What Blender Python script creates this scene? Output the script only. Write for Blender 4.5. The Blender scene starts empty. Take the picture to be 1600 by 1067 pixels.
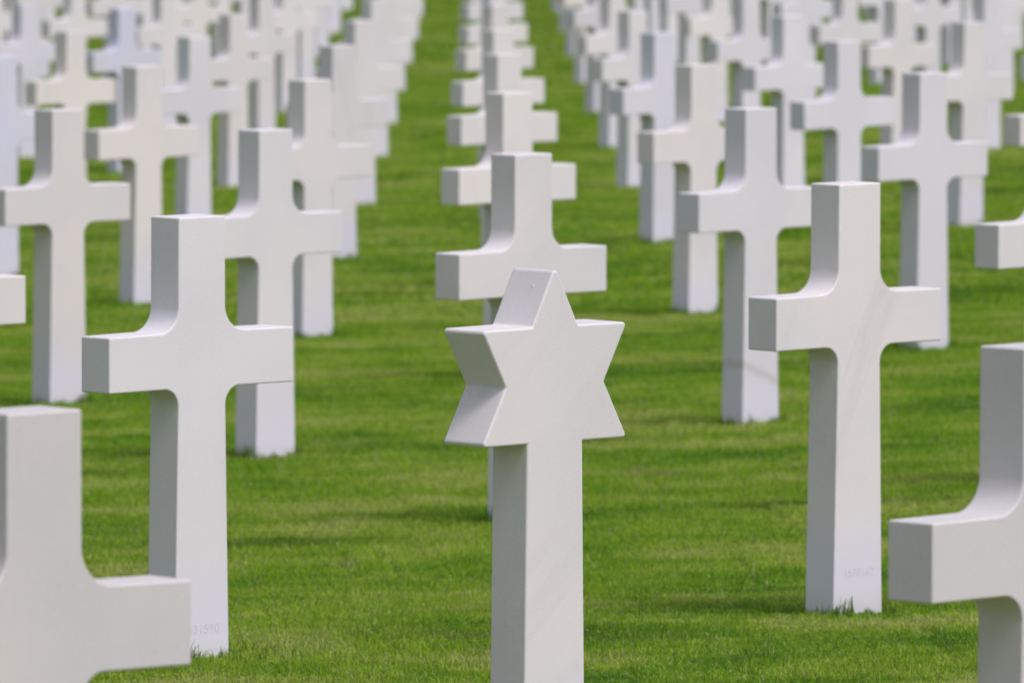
import bpy, bmesh, math, random
import numpy as np
from mathutils import Matrix, Vector

random.seed(11)
rng = np.random.default_rng(11)
S = bpy.context.scene
C = S.collection

# ------------------------------------------------------------------ camera
F_PX = 18000.0                      # focal length in pixels of the 1600 px wide photograph
PITCH, ROLL, CAM_H = 0.0729935, 0.0015775, 1.7341305
cam = bpy.data.cameras.new("camera")
cam.sensor_width = 36.0
cam.lens = F_PX / 1600.0 * 36.0
cam.clip_start = 0.1
cam.clip_end = 5000.0
cam.dof.use_dof = True
cam.dof.focus_distance = 22.8
cam.dof.aperture_fstop = 15.5
cam_o = bpy.data.objects.new("camera", cam)
cam_o.matrix_world = (Matrix.Translation((0, 0, CAM_H))
                      @ Matrix.Rotation(math.pi / 2 - PITCH, 4, 'X')
                      @ Matrix.Rotation(ROLL, 4, 'Z'))
C.objects.link(cam_o)
S.camera = cam_o

# ------------------------------------------------------------------ light: bright, thinly overcast day
SUN_EL = math.radians(58)
SUN_AZ = math.radians(134)          # clockwise from +Y (the view direction)
world = bpy.data.worlds.new("World")
S.world = world
world.use_nodes = True
wn = world.node_tree
bg = wn.nodes["Background"]
sky = wn.nodes.new("ShaderNodeTexSky")
sky.sky_type = 'NISHITA'
sky.sun_disc = False
sky.sun_elevation = SUN_EL
sky.sun_rotation = SUN_AZ
sky.air_density = 1.0
sky.dust_density = 4.0
sky.ozone_density = 1.0
veil = wn.nodes.new("ShaderNodeHueSaturation")      # thin white cloud over the blue
veil.inputs["Saturation"].default_value = 0.55
wn.links.new(sky.outputs[0], veil.inputs["Color"])
cast = wn.nodes.new("ShaderNodeMix"); cast.data_type = 'RGBA'; cast.blend_type = 'MULTIPLY'
cast.inputs[0].default_value = 1.0
cast.inputs[7].default_value = (1.0, 0.97, 1.0, 1)
wn.links.new(veil.outputs[0], cast.inputs[6])
wn.links.new(cast.outputs[2], bg.inputs[0])
bg.inputs[1].default_value = 0.10

sun = bpy.data.lights.new("sun", 'SUN')
sun.energy = 1.5
sun.angle = math.radians(18)
sun.color = (1.0, 0.92, 0.93)
sun_o = bpy.data.objects.new("sun", sun)
sd = Vector((math.sin(SUN_AZ) * math.cos(SUN_EL), math.cos(SUN_AZ) * math.cos(SUN_EL), math.sin(SUN_EL)))
sun_o.rotation_euler = sd.to_track_quat('Z', 'Y').to_euler()
sun_o.location = (30, 10, 40)
C.objects.link(sun_o)

S.view_settings.view_transform = 'Standard'
S.view_settings.look = 'None'
S.view_settings.gamma = 1.0
S.view_settings.exposure = 0.40
S.cycles.max_bounces = 6
S.cycles.use_denoising = True

# ------------------------------------------------------------------ the lattice of graves
TH = 0.75798                        # the arms of the crosses run along this direction
SX, SY = 0.024868, -0.033390        # fall of the ground
OX, OY = 0.092621, 17.291986
AL = 1.047938                       # half the spacing within a row
BX, BY = -0.029355, 9.294219        # two rows further back, same file
ARM_W, THICK = 0.5605, 0.0955
KNOWN = {                           # small offsets of the nearest stones: x, y, z, turn
    (-1, 1): (-0.0002, 0.0096, 0.0034, 0.0069),
    (1, 1): (-0.0001, -0.0089, 0.0052, 0.0112),
    (0, 1.5): (0.0096, 0.0289, 0.0006, 0.0136),
    (-1, 0): (-0.0070, 0.0226, -0.0110, -0.0197),
    (1, 0): (-0.0043, -0.0481, -0.0073, 0.0315),
    (-1, 2): (0.0042, 0.0149, 0.0012, 0.0200),
    (1, 2): (-0.0018, -0.0186, 0.0040, 0.0133),
    (0, 2.5): (0.0005, 0.0057, 0.0003, -0.0133),
    (0, 3.5): (-0.0029, -0.0135, -0.0003, -0.0244),
    (0, 4.5): (-0.0034, -0.0122, -0.0116, -0.0285),
    (1, 3): (-0.0009, 0.0129, -0.0030, 0.0028),
    (-1, 3): (0.0055, 0.0050, -0.0026, 0.0148),
    (-2, 2.5): (-0.0059, -0.0163, 0.0049, -0.0125),
    (2, 2.5): (-0.0038, 0.0114, 0.0107, -0.0136),
    (2, 1.5): (0.0077, 0.0081, 0.0025, 0.0051),
    (-2, 1.5): (0.0028, -0.0015, 0.0031, -0.0005),
}
W1 = (2 * AL * math.cos(TH), 2 * AL * math.sin(TH))            # two steps that span the whole lattice
W2 = (AL * math.cos(TH) + .5 * BX, AL * math.sin(TH) + .5 * BY)
CT, ST = math.cos(TH), math.sin(TH)


def lattice(i, k):
    return OX + i * AL * CT + k * BX, OY + i * AL * ST + k * BY


def rise(y):
    """the lawn levels out in the distance"""
    t = np.clip(y - 55.0, 0, 95.0)
    return 9.2e-5 * t * t + 9.2e-5 * 190 * np.maximum(y - 150.0, 0) * .6


def plane(x, y):
    return SX * x + SY * y + float(rise(y))


BUMPS = [(lattice(-1, 1), .004, .5), (lattice(1, 1), -.014, .5), (lattice(-2, 2.5), .010, .6),
         (lattice(-1, 2), .0, .5), (lattice(1, 3), .006, .6)]


def ground_h(x, y):
    """height of the soil (numpy friendly)"""
    h = SX * x + SY * y + rise(y) - 0.012
    h = h + 0.006 * np.sin(1.7 * x + 0.9 * y) * np.sin(0.8 * y - 1.1 * x + 1.3)
    h = h + 0.003 * np.sin(4.1 * x - 2.3 * y + .6)
    for (bx, by), a, r in BUMPS:
        h = h + a * np.exp(-((x - bx) ** 2 + (y - by) ** 2) / (r * r))
    return h


def project(x, y, z):
    z = z - CAM_H
    cp, sp = math.cos(PITCH), math.sin(PITCH)
    d = y * cp - z * sp
    v = y * sp + z * cp
    if d <= 0:
        return -9e9, -9e9, d
    return 800 + F_PX * x / d, 533.5 - F_PX * v / d, d


# ------------------------------------------------------------------ node helpers
def new_mat(name):
    m = bpy.data.materials.new(name)
    m.use_nodes = True
    nt = m.node_tree
    bsdf = nt.nodes["Principled BSDF"]
    return m, nt, bsdf


def N(nt, t, **kw):
    n = nt.nodes.new(t)
    for k, v in kw.items():
        setattr(n, k, v)
    return n


def noise(nt, vec, scale, detail=4, rough=.55, dist=0.0):
    n = N(nt, "ShaderNodeTexNoise")
    n.inputs["Scale"].default_value = scale
    n.inputs["Detail"].default_value = detail
    n.inputs["Roughness"].default_value = rough
    n.inputs["Distortion"].default_value = dist
    nt.links.new(vec, n.inputs["Vector"])
    return n.outputs["Fac"]


def ramp(nt, fac, stops):
    r = N(nt, "ShaderNodeValToRGB")
    el = r.color_ramp.elements
    while len(el) < len(stops):
        el.new(0.5)
    for e, (p, c) in zip(el, stops):
        e.position = p
        e.color = (*c, 1) if len(c) == 3 else c
    nt.links.new(fac, r.inputs[0])
    return r.outputs[0]


def mixc(nt, fac, a, b, mode='MIX'):
    m = N(nt, "ShaderNodeMix", data_type='RGBA', blend_type=mode)
    for s, v in ((m.inputs[0], fac), (m.inputs[6], a), (m.inputs[7], b)):
        if isinstance(v, (int, float)):
            s.default_value = v
        elif isinstance(v, tuple):
            s.default_value = (*v, 1)
        else:
            nt.links.new(v, s)
    return m.outputs[2]


def math_n(nt, op, a, b=None, clamp=False):
    m = N(nt, "ShaderNodeMath", operation=op, use_clamp=clamp)
    for i, v in enumerate((a, b)):
        if v is None:
            continue
        if isinstance(v, (int, float)):
            m.inputs[i].default_value = v
        else:
            nt.links.new(v, m.inputs[i])
    return m.outputs[0]


# ------------------------------------------------------------------ marble
def marble_material():
    m, nt, b = new_mat("white_marble")
    tc = N(nt, "ShaderNodeTexCoord")
    oi = N(nt, "ShaderNodeObjectInfo")
    off = N(nt, "ShaderNodeVectorMath", operation='SCALE')
    off.inputs[0].default_value = (37.0, 19.0, 53.0)
    nt.links.new(oi.outputs["Random"], off.inputs["Scale"])
    add = N(nt, "ShaderNodeVectorMath", operation='ADD')
    nt.links.new(tc.outputs["Object"], add.inputs[0])
    nt.links.new(off.outputs[0], add.inputs[1])
    vec = add.outputs[0]
    tint = N(nt, "ShaderNodeAttribute", attribute_type='OBJECT', attribute_name='tint')
    vein_s = N(nt, "ShaderNodeAttribute", attribute_type='OBJECT', attribute_name='vein')
    base = ramp(nt, tint.outputs["Fac"], [(0.0, (.62, .64, .86)), (0.5, (.752, .739, .770)), (1.0, (.795, .735, .695))])
    # cloudy warm / cool drift within the stone
    cloud = noise(nt, vec, 3.2, 5, .6, .4)
    c1 = mixc(nt, math_n(nt, 'MULTIPLY', ramp(nt, cloud, [(.38, (0, 0, 0)), (.72, (1, 1, 1))]), .5), base, (.775, .755, .775))
    c2 = mixc(nt, math_n(nt, 'MULTIPLY', ramp(nt, noise(nt, vec, 2.1, 4, .5), [(.42, (0, 0, 0)), (.70, (1, 1, 1))]), .7), c1, (.645, .65, .705))
    # diagonal veins
    turn = N(nt, "ShaderNodeAttribute", attribute_type='OBJECT', attribute_name='vein_turn')
    vr = N(nt, "ShaderNodeVectorRotate", rotation_type='Y_AXIS')
    nt.links.new(vec, vr.inputs["Vector"])
    nt.links.new(turn.outputs["Fac"], vr.inputs["Angle"])
    mp = N(nt, "ShaderNodeMapping")
    mp.inputs["Rotation"].default_value = (0, 0, 0)
    nt.links.new(vr.outputs[0], mp.inputs["Vector"])
    mp.inputs["Scale"].default_value = (11.0, 4.0, .9)
    streak = noise(nt, mp.outputs[0], 1.0, 5, .62, .35)
    v = ramp(nt, streak, [(.50, (0, 0, 0)), (.60, (.75, .75, .75)), (.64, (.25, .25, .25)), (.74, (1, 1, 1))])
    v = math_n(nt, 'MULTIPLY', v, ramp(nt, noise(nt, vec, 2.6, 5, .6), [(.44, (0, 0, 0)), (.72, (1, 1, 1))]))
    v = math_n(nt, 'MULTIPLY', v, vein_s.outputs["Fac"], True)
    c3 = mixc(nt, v, c2, (.61, .58, .555))
    # crystalline grain
    g = noise(nt, tc.outputs["Object"], 420, 2, .7)
    c4 = mixc(nt, math_n(nt, 'MULTIPLY', ramp(nt, g, [(.30, (1, 1, 1)), (.52, (0, 0, 0))]), .42), c3, (.50, .51, .52))
    c4 = mixc(nt, math_n(nt, 'MULTIPLY', ramp(nt, noise(nt, vec, 160, 3, .6), [(.56, (0, 0, 0)), (.75, (1, 1, 1))]), .25), c4, (.88, .88, .88))
    # faint specks of lichen and dirt
    sp = ramp(nt, noise(nt, vec, 60, 3, .6), [(.70, (0, 0, 0)), (.76, (1, 1, 1))])
    c5 = mixc(nt, math_n(nt, 'MULTIPLY', sp, .35), c4, (.45, .44, .40))
    # foot of the stem bleached cool white by the sprinklers, with an uneven edge; a little green at the turf
    sep = N(nt, "ShaderNodeSeparateXYZ")
    nt.links.new(tc.outputs["Object"], sep.inputs[0])
    low = ramp(nt, math_n(nt, 'ADD', sep.outputs["Z"], math_n(nt, 'MULTIPLY', noise(nt, vec, 5, 4), .22)),
               [(.20, (1, 1, 1)), (.36, (0, 0, 0))])
    c5 = mixc(nt, math_n(nt, 'MULTIPLY', low, .75), c5, (.69, .685, .82))
    alg = ramp(nt, math_n(nt, 'ADD', sep.outputs["Z"], math_n(nt, 'MULTIPLY', noise(nt, vec, 22, 4), .05)),
               [(.0, (1, 1, 1)), (.065, (0, 0, 0))])
    c6 = mixc(nt, math_n(nt, 'MULTIPLY', alg, .25), c5, (.40, .42, .28))
    # one stone carries a brown run of water across its foot
    stain = N(nt, "ShaderNodeAttribute", attribute_type='OBJECT', attribute_name='stain')
    ln = math_n(nt, 'ADD', sep.outputs["Z"], math_n(nt, 'MULTIPLY', sep.outputs["X"], .40))
    ln = math_n(nt, 'ADD', ln, math_n(nt, 'MULTIPLY', noise(nt, vec, 18, 4), .03))
    st = ramp(nt, ln, [(.150, (0, 0, 0)), (.168, (1, 1, 1)), (.176, (.7, .7, .7)), (.196, (0, 0, 0))])
    c6 = mixc(nt, math_n(nt, 'MULTIPLY', math_n(nt, 'MULTIPLY', st, stain.outputs["Fac"]), .48), c6, (.42, .38, .33))
    pale = N(nt, "ShaderNodeAttribute", attribute_type='OBJECT', attribute_name='pale')
    c6 = mixc(nt, 1.0, c6, pale.outputs["Color"], 'MULTIPLY')
    nt.links.new(c6, b.inputs["Base Color"])
    b.inputs["Roughness"].default_value = .62
    b.inputs["Specular IOR Level"].default_value = .35
    bp = N(nt, "ShaderNodeBump")
    bp.inputs["Strength"].default_value = .12
    bp.inputs["Distance"].default_value = .0012
    nt.links.new(noise(nt, tc.outputs["Object"], 260, 4, .7), bp.inputs["Height"])
    nt.links.new(bp.outputs[0], b.inputs["Normal"])
    return m


# ------------------------------------------------------------------ grass colours
def lawn_colour(nt):
    """patchy lawn colour from the place in the world"""
    geo = N(nt, "ShaderNodeNewGeometry")
    pos = geo.outputs["Position"]
    a = noise(nt, pos, 1.1, 3, .55, .3)
    b = noise(nt, pos, 3.6, 4, .6, .3)
    c = noise(nt, pos, 17, 3, .6, .2)
    mixab = math_n(nt, 'ADD', math_n(nt, 'MULTIPLY', a, .56), math_n(nt, 'MULTIPLY', b, .34))
    mixab = math_n(nt, 'ADD', mixab, math_n(nt, 'MULTIPLY', c, .10))
    col = ramp(nt, mixab, [(.38, (.108, .275, .010)), (.455, (.190, .385, .016)),
                           (.525, (.290, .465, .034)), (.60, (.420, .520, .120))])
    straw = ramp(nt, noise(nt, pos, 1.9, 6, .7, .5), [(.60, (0, 0, 0)), (.72, (1, 1, 1))])
    col = mixc(nt, math_n(nt, 'MULTIPLY', straw, .65), col, (.40, .34, .17))
    # longer, lusher grass beside every headstone, its dark band doubling as a painted shadow
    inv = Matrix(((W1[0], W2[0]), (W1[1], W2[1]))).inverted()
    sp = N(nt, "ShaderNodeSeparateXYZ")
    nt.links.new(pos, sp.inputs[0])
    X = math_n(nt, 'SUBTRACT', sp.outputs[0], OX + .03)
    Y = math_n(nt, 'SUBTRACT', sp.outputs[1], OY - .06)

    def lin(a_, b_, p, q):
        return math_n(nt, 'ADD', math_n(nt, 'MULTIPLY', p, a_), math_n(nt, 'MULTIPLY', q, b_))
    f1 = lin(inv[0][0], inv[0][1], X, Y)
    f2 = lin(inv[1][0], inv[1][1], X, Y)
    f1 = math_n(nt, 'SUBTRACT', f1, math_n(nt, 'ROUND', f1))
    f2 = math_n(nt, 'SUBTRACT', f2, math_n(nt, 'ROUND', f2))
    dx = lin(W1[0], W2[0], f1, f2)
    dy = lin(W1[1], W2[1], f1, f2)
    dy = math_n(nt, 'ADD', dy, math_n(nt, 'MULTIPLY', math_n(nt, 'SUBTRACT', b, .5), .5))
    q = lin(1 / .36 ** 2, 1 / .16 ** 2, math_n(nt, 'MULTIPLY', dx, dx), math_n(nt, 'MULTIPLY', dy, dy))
    lush_shade = math_n(nt, 'POWER', 2.718, math_n(nt, 'MULTIPLY', q, -1.0))
    lush_shade = math_n(nt, 'MULTIPLY', lush_shade, ramp(nt, a, [(.36, (.5, .5, .5)), (.56, (1, 1, 1))]))
    col = mixc(nt, math_n(nt, 'MULTIPLY', lush_shade, .9), col, (.048, .145, .007))
    # worn brown spots
    for wx, wy, rx, ry in ((.45, 33.53, .05, .14), (.36, 33.8, .05, .12), (-.42, 29.35, .03, .10), (-.05, 25.95, .05, .08)):
        ex = math_n(nt, 'MULTIPLY', math_n(nt, 'SUBTRACT', sp.outputs[0], wx), 1 / rx)
        ey = math_n(nt, 'MULTIPLY', math_n(nt, 'SUBTRACT', sp.outputs[1], wy), 1 / ry)
        r2 = lin(1.0, 1.0, math_n(nt, 'MULTIPLY', ex, ex), math_n(nt, 'MULTIPLY', ey, ey))
        wm = math_n(nt, 'POWER', 2.718, math_n(nt, 'MULTIPLY', r2, -1.0))
        wm = math_n(nt, 'MULTIPLY', wm, ramp(nt, c, [(.35, (.2, .2, .2)), (.6, (1, 1, 1))]))
        col = mixc(nt, math_n(nt, 'MULTIPLY', wm, .9), col, (.38, .31, .21))
    return col, pos


def ground_material():
    m, nt, b = new_mat("lawn_ground")
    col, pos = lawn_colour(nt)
    # fine mottling of blades
    f = noise(nt, pos, 55, 4, .7)
    col = mixc(nt, math_n(nt, 'MULTIPLY', ramp(nt, f, [(.35, (1, 1, 1)), (.6, (0, 0, 0))]), .55), col, (.06, .14, .008))
    col = mixc(nt, .65, col, (.105, .092, .058))      # thatch and soil between the blades
    nt.links.new(col, b.inputs["Base Color"])
    b.inputs["Roughness"].default_value = .9
    b.inputs["Specular IOR Level"].default_value = .1
    bp = N(nt, "ShaderNodeBump")
    bp.inputs["Strength"].default_value = .6
    bp.inputs["Distance"].default_value = .02
    nt.links.new(f, bp.inputs["Height"])
    nt.links.new(bp.outputs[0], b.inputs["Normal"])
    return m


def blade_material(name, long_grass=False):
    m, nt, b = new_mat(name)
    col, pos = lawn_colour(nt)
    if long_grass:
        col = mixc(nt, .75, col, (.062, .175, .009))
    rnd = N(nt, "ShaderNodeAttribute", attribute_type='GEOMETRY', attribute_name='blade_tone')
    t = rnd.outputs["Fac"]
    hsv = N(nt, "ShaderNodeHueSaturation")
    nt.links.new(col, hsv.inputs["Color"])
    nt.links.new(math_n(nt, 'ADD', math_n(nt, 'MULTIPLY', t, .6), .72), hsv.inputs["Value"])
    nt.links.new(math_n(nt, 'ADD', math_n(nt, 'MULTIPLY', t, -.045), .522), hsv.inputs["Hue"])
    dry = ramp(nt, t, [(.945, (0, 0, 0)), (.955, (1, 1, 1))])
    colr = mixc(nt, math_n(nt, 'MULTIPLY', dry, .75), hsv.outputs[0], (.55, .55, .32))
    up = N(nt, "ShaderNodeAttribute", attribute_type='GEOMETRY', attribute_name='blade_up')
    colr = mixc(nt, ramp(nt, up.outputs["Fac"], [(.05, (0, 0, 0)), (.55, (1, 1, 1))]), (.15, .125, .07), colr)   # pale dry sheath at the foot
    b.inputs["Roughness"].default_value = .5
    b.inputs["Specular IOR Level"].default_value = .12
    nt.links.new(colr, b.inputs["Base Color"])
    tr = N(nt, "ShaderNodeBsdfTranslucent")
    nt.links.new(colr, tr.inputs["Color"])
    mx = N(nt, "ShaderNodeMixShader")
    mx.inputs[0].default_value = .45
    nt.links.new(b.outputs[0], mx.inputs[1])
    nt.links.new(tr.outputs[0], mx.inputs[2])
    nt.links.new(mx.outputs[0], nt.nodes["Material Output"].inputs["Surface"])
    return m


MARBLE = marble_material()
GROUND = ground_material()
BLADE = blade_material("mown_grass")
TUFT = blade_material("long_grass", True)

# ------------------------------------------------------------------ ground: one sheet to the horizon


def build_ground():
    xs = np.concatenate([[-900, -500, -250, -120, -60, -30, -18, -12], np.arange(-9, 9.01, .25), [12, 18, 30, 60, 120, 250, 500, 900]])
    ys = np.concatenate([[-60, -20, -5, 5, 10], np.arange(13, 50, .2), np.arange(50, 185, .8), [190, 210, 250, 320, 450, 700, 1100, 2000]])
    X, Y = np.meshgrid(xs, ys)
    Z = ground_h(X, Y)
    v = np.stack([X.ravel(), Y.ravel(), Z.ravel()], 1)
    nx, ny = len(xs), len(ys)
    i = (np.arange(ny - 1)[:, None] * nx + np.arange(nx - 1)[None]).ravel()
    f = np.stack([i, i + 1, i + nx + 1, i + nx], 1)
    me = bpy.data.meshes.new("ground")
    me.from_pydata(v.tolist(), [], f.tolist())
    me.polygons.foreach_set("use_smooth", np.ones(len(f), bool))
    me.materials.append(GROUND)
    o = bpy.data.objects.new("ground", me)
    o["kind"] = "structure"
    C.objects.link(o)


build_ground()

# ------------------------------------------------------------------ stones


def fillet(corners, seg=14):
    """corners: (x, z, radius) in order; returns the outline with rounded corners"""
    out = []
    n = len(corners)
    for j in range(n):
        p = Vector(corners[j][:2]); r = corners[j][2]
        if r <= 0:
            out.append(p); continue
        a = Vector(corners[j - 1][:2]) - p
        b = Vector(corners[(j + 1) % n][:2]) - p
        a.normalize(); b.normalize()
        half = math.acos(max(-1, min(1, a.dot(b)))) / 2
        t = r / math.tan(half)
        c = p + (a + b).normalized() * (r / math.sin(half))
        p0, p1 = p + a * t, p + b * t
        a0 = math.atan2(*(p0 - c).yx); a1 = math.atan2(*(p1 - c).yx)
        d = (a1 - a0 + math.pi) % (2 * math.pi) - math.pi
        s = seg if r > .02 else 4
        for q in range(s + 1):
            an = a0 + d * q / s
            out.append(c + Vector((math.cos(an), math.sin(an))) * r)
    return out


def slab(name, outline, thick, bevel, head=None):
    bm = bmesh.new()
    fr = [bm.verts.new((p.x, 0, p.y)) for p in outline]
    bk = [bm.verts.new((p.x, head[1] if head and p.y > head[0] else thick, p.y)) for p in outline]
    bm.faces.new(fr)
    n = len(outline)
    if head:                        # the head is thicker than its stem: two back faces and a small step
        bm.faces.new([bk[i] for i in range(3, n - 1)])
        bm.faces.new([bk[i] for i in (0, 1, 2, n - 1)])
        bm.faces.new([bk[i] for i in (2, 3, n - 2, n - 1)])
    else:
        bm.faces.new(list(reversed(bk)))
    for i in range(n):
        bm.faces.new((fr[i], bk[i], bk[(i + 1) % n], fr[(i + 1) % n]))
    bmesh.ops.recalc_face_normals(bm, faces=bm.faces)
    ed = [e for e in bm.edges if len(e.link_faces) == 2 and e.calc_face_angle(0) > math.radians(46)]
    bmesh.ops.bevel(bm, geom=ed, offset=bevel, segments=3, profile=.5, affect='EDGES', clamp_overlap=True)
    me = bpy.data.meshes.new(name)
    bm.to_mesh(me)
    bm.free()
    me.materials.append(MARBLE)
    return me


def cross_mesh():
    W = ARM_W / 2
    a0, a1 = .614, .7395
    ht, hm, hb = .0705, .071, .0825
    hbb = hb + (hb - hm) * .12 / .6
    return slab("grave_cross", fillet([
        (-hbb, -.12, 0), (hbb, -.12, 0), (hm, a0 + .001, .042), (W, a0, 0), (W, a1, 0), (ht + .001, a1 + .002, .058),
        (ht, 1.0, 0), (-ht, 1.0, 0), (-ht - .001, a1 + .002, .058), (-W, a1, 0), (-W, a0, 0), (-hm, a0 + .001, .042)]), THICK, .0035)


def star_mesh():
    cx, top, lo, hi, ap = .0072, .889, .6665, .889, 1.006
    w, nt_, ia, st, sb = .1915, .130, .0605, .0728, .0835
    zc = .7775
    r = .0065
    return slab("star_headstone", fillet([
        (cx - sb, -.12, 0), (cx + sb, -.12, 0), (cx + st + .0003, lo - .012, 0), (cx + st, lo, 0), (cx + w, lo, r), (cx + nt_, zc, 0), (cx + w, hi, r), (cx + ia, hi + .001, 0),
        (cx, ap, r * 1.3), (cx - ia, hi + .001, 0), (cx - w, hi, r), (cx - nt_, zc, 0), (cx - w, lo, r), (cx - st, lo, 0), (cx - st - .0003, lo - .012, 0)]), .0985, .0045, head=(lo - .006, .1135))


ORD = ["zeroth", "first", "second", "third", "fourth", "fifth", "sixth", "seventh", "eighth", "ninth", "tenth", "eleventh",
       "twelfth", "thirteenth", "fourteenth", "fifteenth", "sixteenth", "seventeenth", "eighteenth", "nineteenth", "twentieth"]
CROSS = cross_mesh()
GROUP = "marble grave crosses standing in rows on the lawn"
TINTS = {}                          # filled below: fixed tints of stones that show a clear colour
TINTS.update({(-1, 1): .45, (1, 1): .62, (0, 1.5): .62, (-1, 0): .72, (1, 0): .55, (-1, 2): .5, (1, 2): .42,
              (0, 2.5): .75, (-2, 2.5): .85, (2, 2.5): .4, (1, 3): .75, (-1, 3): .62, (-2, 1.5): .8, (2, 1.5): .6,
              (-3, 6): .0, (-3, 4): .1, (-3, 5): .92, (-2, 3.5): .80, (1, 4): .25,
              (2, 3.5): .36, (2, 4.5): .36, (1, 5): .5, (3, 5): .75})
PALE = {(-1, 0): .82, (1, 0): .83, (0, 1.5): .97, (-1, 1): 1.0, (1, 1): .99}
VEINS = {(1, 1): .62, (1, 2): .4, (0, 1.5): .35, (-1, 1): .12, (-1, 0): .25}
SPECIAL = {
    (-1, 0): "large blurred marble cross cut off at the bottom left corner of the photo",
    (1, 0): "large blurred marble cross cut off at the bottom right corner of the photo",
    (-1, 1): "sharp white marble cross behind the cut off cross at the bottom left",
    (1, 1): "white marble cross with diagonal veins, the nearest whole cross right of the star",
    (0, 1.5): "white marble cross right behind the star, its stem hidden by the star",
    (-1, 2): "white marble cross just behind the sharp cross on the left",
    (1, 2): "white marble cross with a brown diagonal stain low on its stem",
}


def stone_pose(i, k):
    x, y = lattice(i, k)
    if (i, k) in KNOWN:
        dx, dy, dz, dt = KNOWN[(i, k)]
    else:
        r = random.Random(int(i * 977 + k * 131 + 5000))
        dx, dy, dz, dt = r.gauss(0, .006), r.gauss(0, .015), r.gauss(0, .005), r.gauss(0, .013)
    x += dx; y += dy
    return x, y, plane(x, y) + dz, TH + dt


def stone_box(x, y, z, th):
    pts = []
    for u in (-ARM_W / 2, ARM_W / 2):
        for zz in (.614, .7395):
            pts.append((u, zz))
    pts += [(-.08, 0), (.08, 0), (-.07, 1), (.07, 1)]
    px = []
    for u, zz in pts:
        for t in (0, THICK):
            px.append(project(x + u * math.cos(th) - t * math.sin(th), y + u * math.sin(th) + t * math.cos(th), z + zz))
    return min(p[0] for p in px), max(p[0] for p in px), min(p[1] for p in px), max(p[1] for p in px)


STONES = []                         # (i, k, x, y, z, th) of every stone, for the grass as well
DROP = set()
files = {}
for i in range(-16, 17):
    for kk in range(-1, 60):
        k = kk + (0.5 if i % 2 == 0 else 0.0)
        if (i, k) == (0, .5):
            continue
        x, y, z, th = stone_pose(i, k)
        if y < 13:
            continue
        x0, x1, y0, y1 = stone_box(x, y, z, th)
        if x1 < 4 or x0 > 1596 or y1 < 2 or y0 > 1064 or (i, k) in DROP:
            continue
        files.setdefault(i, []).append((i, k, x, y, z, th))

crosses = {}
for i, lst in files.items():
    lst.sort(key=lambda s: s[1])
    for n, (i, k, x, y, z, th) in enumerate(lst, 1):
        r = random.Random(int(i * 331 + k * 77 + 900))
        tint = TINTS.get((i, k), min(1, max(.22, r.gauss(.52, .16))))
        vein = VEINS.get((i, k), abs(r.gauss(0, .36)))
        o = bpy.data.objects.new("grave_cross", CROSS)
        o.location = (x, y, z)
        lean = .001 if (i, k) in KNOWN else .005
        o.rotation_euler = (r.gauss(0, lean), r.gauss(0, lean), th)
        hue = "bluish white" if tint < .2 else "cream white" if tint > .72 else "white"
        if i == 0:
            where = f"the {ORD[n]} cross behind the star in the same file"
        else:
            side = "left" if i < 0 else "right"
            where = f"{ORD[n]} from the front in the {ORD[abs(i)]} file {side} of the star"
        o["label"] = SPECIAL.get((i, k), f"{hue} cross, {where}")
        o["category"] = "grave cross"
        o["group"] = GROUP
        o["tint"] = float(tint)
        o["vein"] = float(vein)
        p = PALE.get((i, k), min(1.03, r.gauss(.985, .025)))
        o["pale"] = (p, p, p)
        o["vein_turn"] = float({(1, 1): -.42, (1, 2): -.6, (0, 1.5): -.9, (-1, 0): -.3}.get((i, k), r.uniform(-1.2, 1.2)))
        o["stain"] = 1.0 if (i, k) == (1, 2) else 0.0
        C.objects.link(o)
        crosses[(i, k)] = o
        STONES.append((i, k, x, y, z, th))

# the star-shaped headstone
sx_, sy_ = lattice(0, .5)
star = bpy.data.objects.new("star_headstone", star_mesh())
star.location = (sx_, sy_, plane(sx_, sy_))
star.rotation_euler = (0, 0, TH)
star["label"] = "white marble headstone with a six pointed star on a stem, sharp in the middle foreground"
star["category"] = "headstone"
star["tint"] = .56
star["vein"] = .55
star["vein_turn"] = -.8
star["stain"] = 0.0
star["pale"] = (.94, .94, .94)
C.objects.link(star)


def simple_stone(name, col):
    m, nt, b = new_mat(name)
    tc = N(nt, "ShaderNodeTexCoord")
    c = mixc(nt, noise(nt, tc.outputs["Object"], 300, 3), col, tuple(v * .85 for v in col))
    nt.links.new(c, b.inputs["Base Color"])
    b.inputs["Roughness"].default_value = .6
    return m


def engraving(parent, text, size, cx, z, label):
    """serial number: raised letters, their grey standing in for the shade of a cut"""
    cu = bpy.data.curves.new("serial_number", 'FONT')
    cu.body = text
    cu.size = size
    cu.align_x = 'CENTER'
    cu.extrude = .0003
    cu.space_character = 1.08
    tmp = bpy.data.objects.new("serial_number", cu)
    C.objects.link(tmp)
    dg = bpy.context.evaluated_depsgraph_get()
    me = bpy.data.meshes.new_from_object(tmp.evaluated_get(dg))
    bpy.data.objects.remove(tmp)
    o = bpy.data.objects.new("serial_number", me)
    me.materials.clear()
    me.materials.append(LETTER)
    C.objects.link(o)
    o.parent = parent
    o.rotation_euler = (math.pi / 2, 0, 0)
    o.location = (cx, -.0002, z)
    o["label"] = label


LETTER = simple_stone("shaded_letters", (.672, .667, .71))  # darker grey paints in the shade of engraved grooves
engraving(crosses[(-1, 1)], "531590", .0300, .004, .060, "small cut serial number low on the stem")
engraving(crosses[(1, 1)], "1570162", .0275, .002, .067, "small cut serial number low on the stem")

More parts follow.
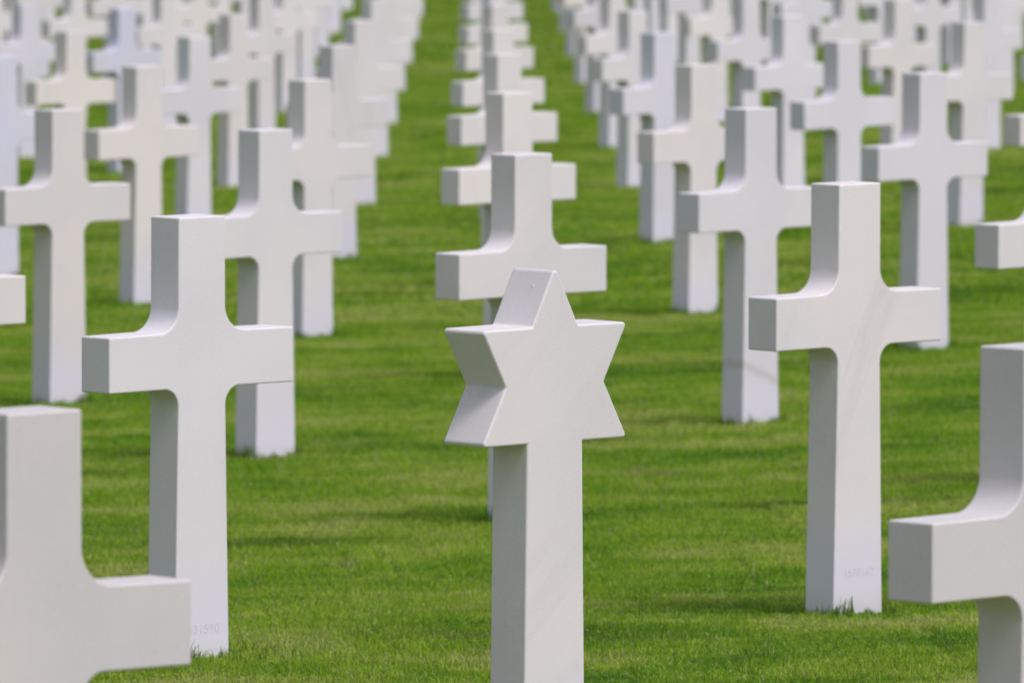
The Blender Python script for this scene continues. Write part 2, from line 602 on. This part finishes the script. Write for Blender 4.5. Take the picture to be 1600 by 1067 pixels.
# chip on the star's upper left facet
bm = bmesh.new()
bmesh.ops.create_icosphere(bm, subdivisions=2, radius=.0028)
for v in bm.verts:
    v.co *= 1 + .25 * math.sin(v.co.x * 2100 + v.co.z * 1700)
me = bpy.data.meshes.new("chip")
bm.to_mesh(me); bm.free()
me.materials.append(simple_stone("bare_crystal", (.85, .86, .88)))
chip = bpy.data.objects.new("chip", me)
chip.parent = star
chip.location = (.0072 - .0216, .040, .9640)
chip.scale = (.6, 1, 1.3)
C.objects.link(chip)

# ------------------------------------------------------------------ grass


def blades_mesh(name, bases, heights, widths, mat, lean=1.1, tone=None):
    n = len(bases)
    az = rng.uniform(0, 2 * np.pi, n)
    la = rng.uniform(0, 2 * np.pi, n)
    ll = np.abs(rng.normal(0, 1, n)) * lean
    side = np.stack([np.cos(az), np.sin(az), np.zeros(n)], 1) * (widths / 2)[:, None]
    ld = np.stack([np.cos(la), np.sin(la), np.zeros(n)], 1)
    up = np.array([0, 0, 1.0])
    p0 = bases
    p1 = bases + up * (heights * .55)[:, None] + ld * (heights * ll * .35)[:, None]
    p2 = bases + up * (heights * np.clip(1 - ll * .25, .5, 1))[:, None] + ld * (heights * ll)[:, None]
    V = np.empty((n, 6, 3))
    V[:, 0] = p0 - side; V[:, 1] = p0 + side
    V[:, 2] = p1 - side * .85; V[:, 3] = p1 + side * .85
    V[:, 4] = p2 - side * .28; V[:, 5] = p2 + side * .28
    b = np.arange(n) * 6
    f = np.concatenate([np.stack([b, b + 1, b + 3, b + 2], 1), np.stack([b + 2, b + 3, b + 5, b + 4], 1)])
    me = bpy.data.meshes.new(name)
    me.vertices.add(n * 6)
    me.vertices.foreach_set("co", V.reshape(-1).astype(np.float32))
    me.loops.add(len(f) * 4)
    me.loops.foreach_set("vertex_index", f.reshape(-1).astype(np.int32))
    me.polygons.add(len(f))
    me.polygons.foreach_set("loop_start", (np.arange(len(f)) * 4).astype(np.int32))
    me.update(calc_edges=True)
    if tone is None:
        tone = rng.uniform(0, 1, n)
    at = me.attributes.new("blade_tone", 'FLOAT', 'POINT')
    at.data.foreach_set("value", np.repeat(tone, 6).astype(np.float32))
    at = me.attributes.new("blade_up", 'FLOAT', 'POINT')
    at.data.foreach_set("value", np.tile(np.array([0, 0, .55, .55, 1, 1], np.float32), n))
    me.materials.append(mat)
    return me


def patch_object(name, size, density, h0, h1, w0, w1):
    n = int(size * size * density)
    b = np.stack([rng.uniform(-size / 2, size / 2, n), rng.uniform(-size / 2, size / 2, n), np.zeros(n)], 1)
    h = rng.uniform(h0, h1, n) * np.where(rng.random(n) < .02, 1.35, 1)
    w = rng.uniform(w0, w1, n)
    return bpy.data.objects.new(name, blades_mesh(name, b, h, w, BLADE))


def grass_field(name, y0, y1, size, density, h, w, kinds=5, margin=1.6):
    src = bpy.data.collections.new(name + "_sources")
    for q in range(kinds):
        src.objects.link(patch_object("grass_patch", size, density, h[0], h[1], w[0], w[1]))
    pts = []
    y = y0
    while y < y1:
        half = 800 / F_PX * y * 1.02 + margin
        nx = int(math.ceil(2 * half / size))
        for j in range(nx):
            pts.append((-half + (j + .5) * size, y + size / 2))
        y += size
    P = np.array(pts)
    Z = ground_h(P[:, 0], P[:, 1])
    sc = 1 + .30 * np.sin(1.9 * P[:, 0] + .7 * P[:, 1]) * np.sin(1.1 * P[:, 1] - .8 * P[:, 0] + .4) + .12 * np.sin(5 * P[:, 0] - 3.1 * P[:, 1])
    me = bpy.data.meshes.new(name)
    me.from_pydata(np.column_stack([P, Z]).tolist(), [], [])
    a = me.attributes.new("turn", 'FLOAT', 'POINT')
    a.data.foreach_set("value", (rng.integers(0, 4, len(P)) * math.pi / 2).astype(np.float32))
    a = me.attributes.new("tall", 'FLOAT', 'POINT')
    a.data.foreach_set("value", sc.astype(np.float32))
    a = me.attributes.new("sort", 'INT', 'POINT')
    a.data.foreach_set("value", rng.integers(0, kinds, len(P)).astype(np.int32))
    me.materials.append(BLADE)
    o = bpy.data.objects.new(name, me)
    o["kind"] = "stuff"
    C.objects.link(o)
    ng = bpy.data.node_groups.new(name, 'GeometryNodeTree')
    ng.interface.new_socket("Geometry", in_out='INPUT', socket_type='NodeSocketGeometry')
    ng.interface.new_socket("Geometry", in_out='OUTPUT', socket_type='NodeSocketGeometry')
    gi = ng.nodes.new("NodeGroupInput"); go = ng.nodes.new("NodeGroupOutput")
    ip = ng.nodes.new("GeometryNodeInstanceOnPoints")
    ci = ng.nodes.new("GeometryNodeCollectionInfo")
    ci.inputs[0].default_value = src
    ci.inputs["Separate Children"].default_value = True
    ci.inputs["Reset Children"].default_value = True
    ng.links.new(gi.outputs[0], ip.inputs["Points"])
    ng.links.new(ci.outputs[0], ip.inputs["Instance"])
    ip.inputs["Pick Instance"].default_value = True

    def attr(nm, t):
        n = ng.nodes.new("GeometryNodeInputNamedAttribute")
        n.data_type = t
        n.inputs["Name"].default_value = nm
        return [s for s in n.outputs if s.enabled and s.name == "Attribute"][0]
    ng.links.new(attr("sort", 'INT'), ip.inputs["Instance Index"])
    cx = ng.nodes.new("ShaderNodeCombineXYZ")
    ng.links.new(attr("turn", 'FLOAT'), cx.inputs[2])
    ng.links.new(cx.outputs[0], ip.inputs["Rotation"])
    cs = ng.nodes.new("ShaderNodeCombineXYZ")
    cs.inputs[0].default_value = cs.inputs[1].default_value = 1
    ng.links.new(attr("tall", 'FLOAT'), cs.inputs[2])
    ng.links.new(cs.outputs[0], ip.inputs["Scale"])
    ng.links.new(ip.outputs[0], go.inputs[0])
    md = o.modifiers.new("grass", 'NODES')
    md.node_group = ng


grass_field("lawn_grass", 24.2, 46, .25, 19000, (.010, .026), (.0016, .0030))
grass_field("lawn_grass", 46.2, 96, .5, 4500, (.016, .034), (.004, .008), 4)
grass_field("lawn_grass", 96.7, 185, 1.0, 900, (.018, .038), (.010, .020), 3)


def tufts():
    B, Hh, Wd, T = [], [], [], []
    for (i, k, x, y, z, th) in STONES + [(0, .5, sx_, sy_, plane(sx_, sy_), TH)]:
        if y > 62:
            continue
        n = 1300
        a = rng.uniform(0, 2 * np.pi, n)
        rr = np.abs(rng.normal(0, 1, n))
        near = rng.random(n) < .45
        rr = np.where(near, rr * .012, rr * .09)
        # start on the outline of the stem and move outwards
        cu, cs = np.cos(a), np.sin(a)
        m = np.maximum(np.abs(cu) / .085, np.abs(cs) / (THICK / 2 + .003))
        u = cu / m + cu * rr * 1.6
        t = THICK / 2 + cs / m + cs * rr
        px = x + u * math.cos(th) - t * math.sin(th)
        py = y + u * math.sin(th) + t * math.cos(th)
        px = px + np.where(near, 0, np.sign(px - x) * np.abs(rng.normal(0, .12, n)))
        B.append(np.stack([px, py, ground_h(px, py)], 1))
        clump = np.clip(.55 + .45 * np.sin(u * 31 + i * 3 + k * 7) + .35 * np.sin(u * 71 + k * 5 + i), .12, 1.3)
        Hh.append((rng.uniform(.016, .044, n) * clump * np.where(near, 1, .85) + .008) * np.where(rng.random(n) < .03, 1.5, 1))
        Wd.append(rng.uniform(.0014, .0030, n))
        T.append(rng.uniform(0, .9, n))
    # the single broad blade in front of the veined cross
    x, y, z, th = [s[2:] for s in STONES if (s[0], s[1]) == (1, 1)][0]
    px = np.array([x - .028 * math.cos(th) + .008 * math.sin(th)]); py = np.array([y - .028 * math.sin(th) - .008 * math.cos(th)])
    px, py = np.repeat(px, 3), np.repeat(py, 3)
    B.append(np.stack([px, py, ground_h(px, py)], 1)); Hh.append(np.array([.058, .056, .054])); Wd.append(np.full(3, .0065)); T.append(np.full(3, .15))
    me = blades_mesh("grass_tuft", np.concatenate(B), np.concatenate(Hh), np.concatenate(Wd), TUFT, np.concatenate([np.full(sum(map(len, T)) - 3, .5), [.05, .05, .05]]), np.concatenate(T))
    o = bpy.data.objects.new("grass_tuft", me)
    o["kind"] = "stuff"
    C.objects.link(o)


tufts()
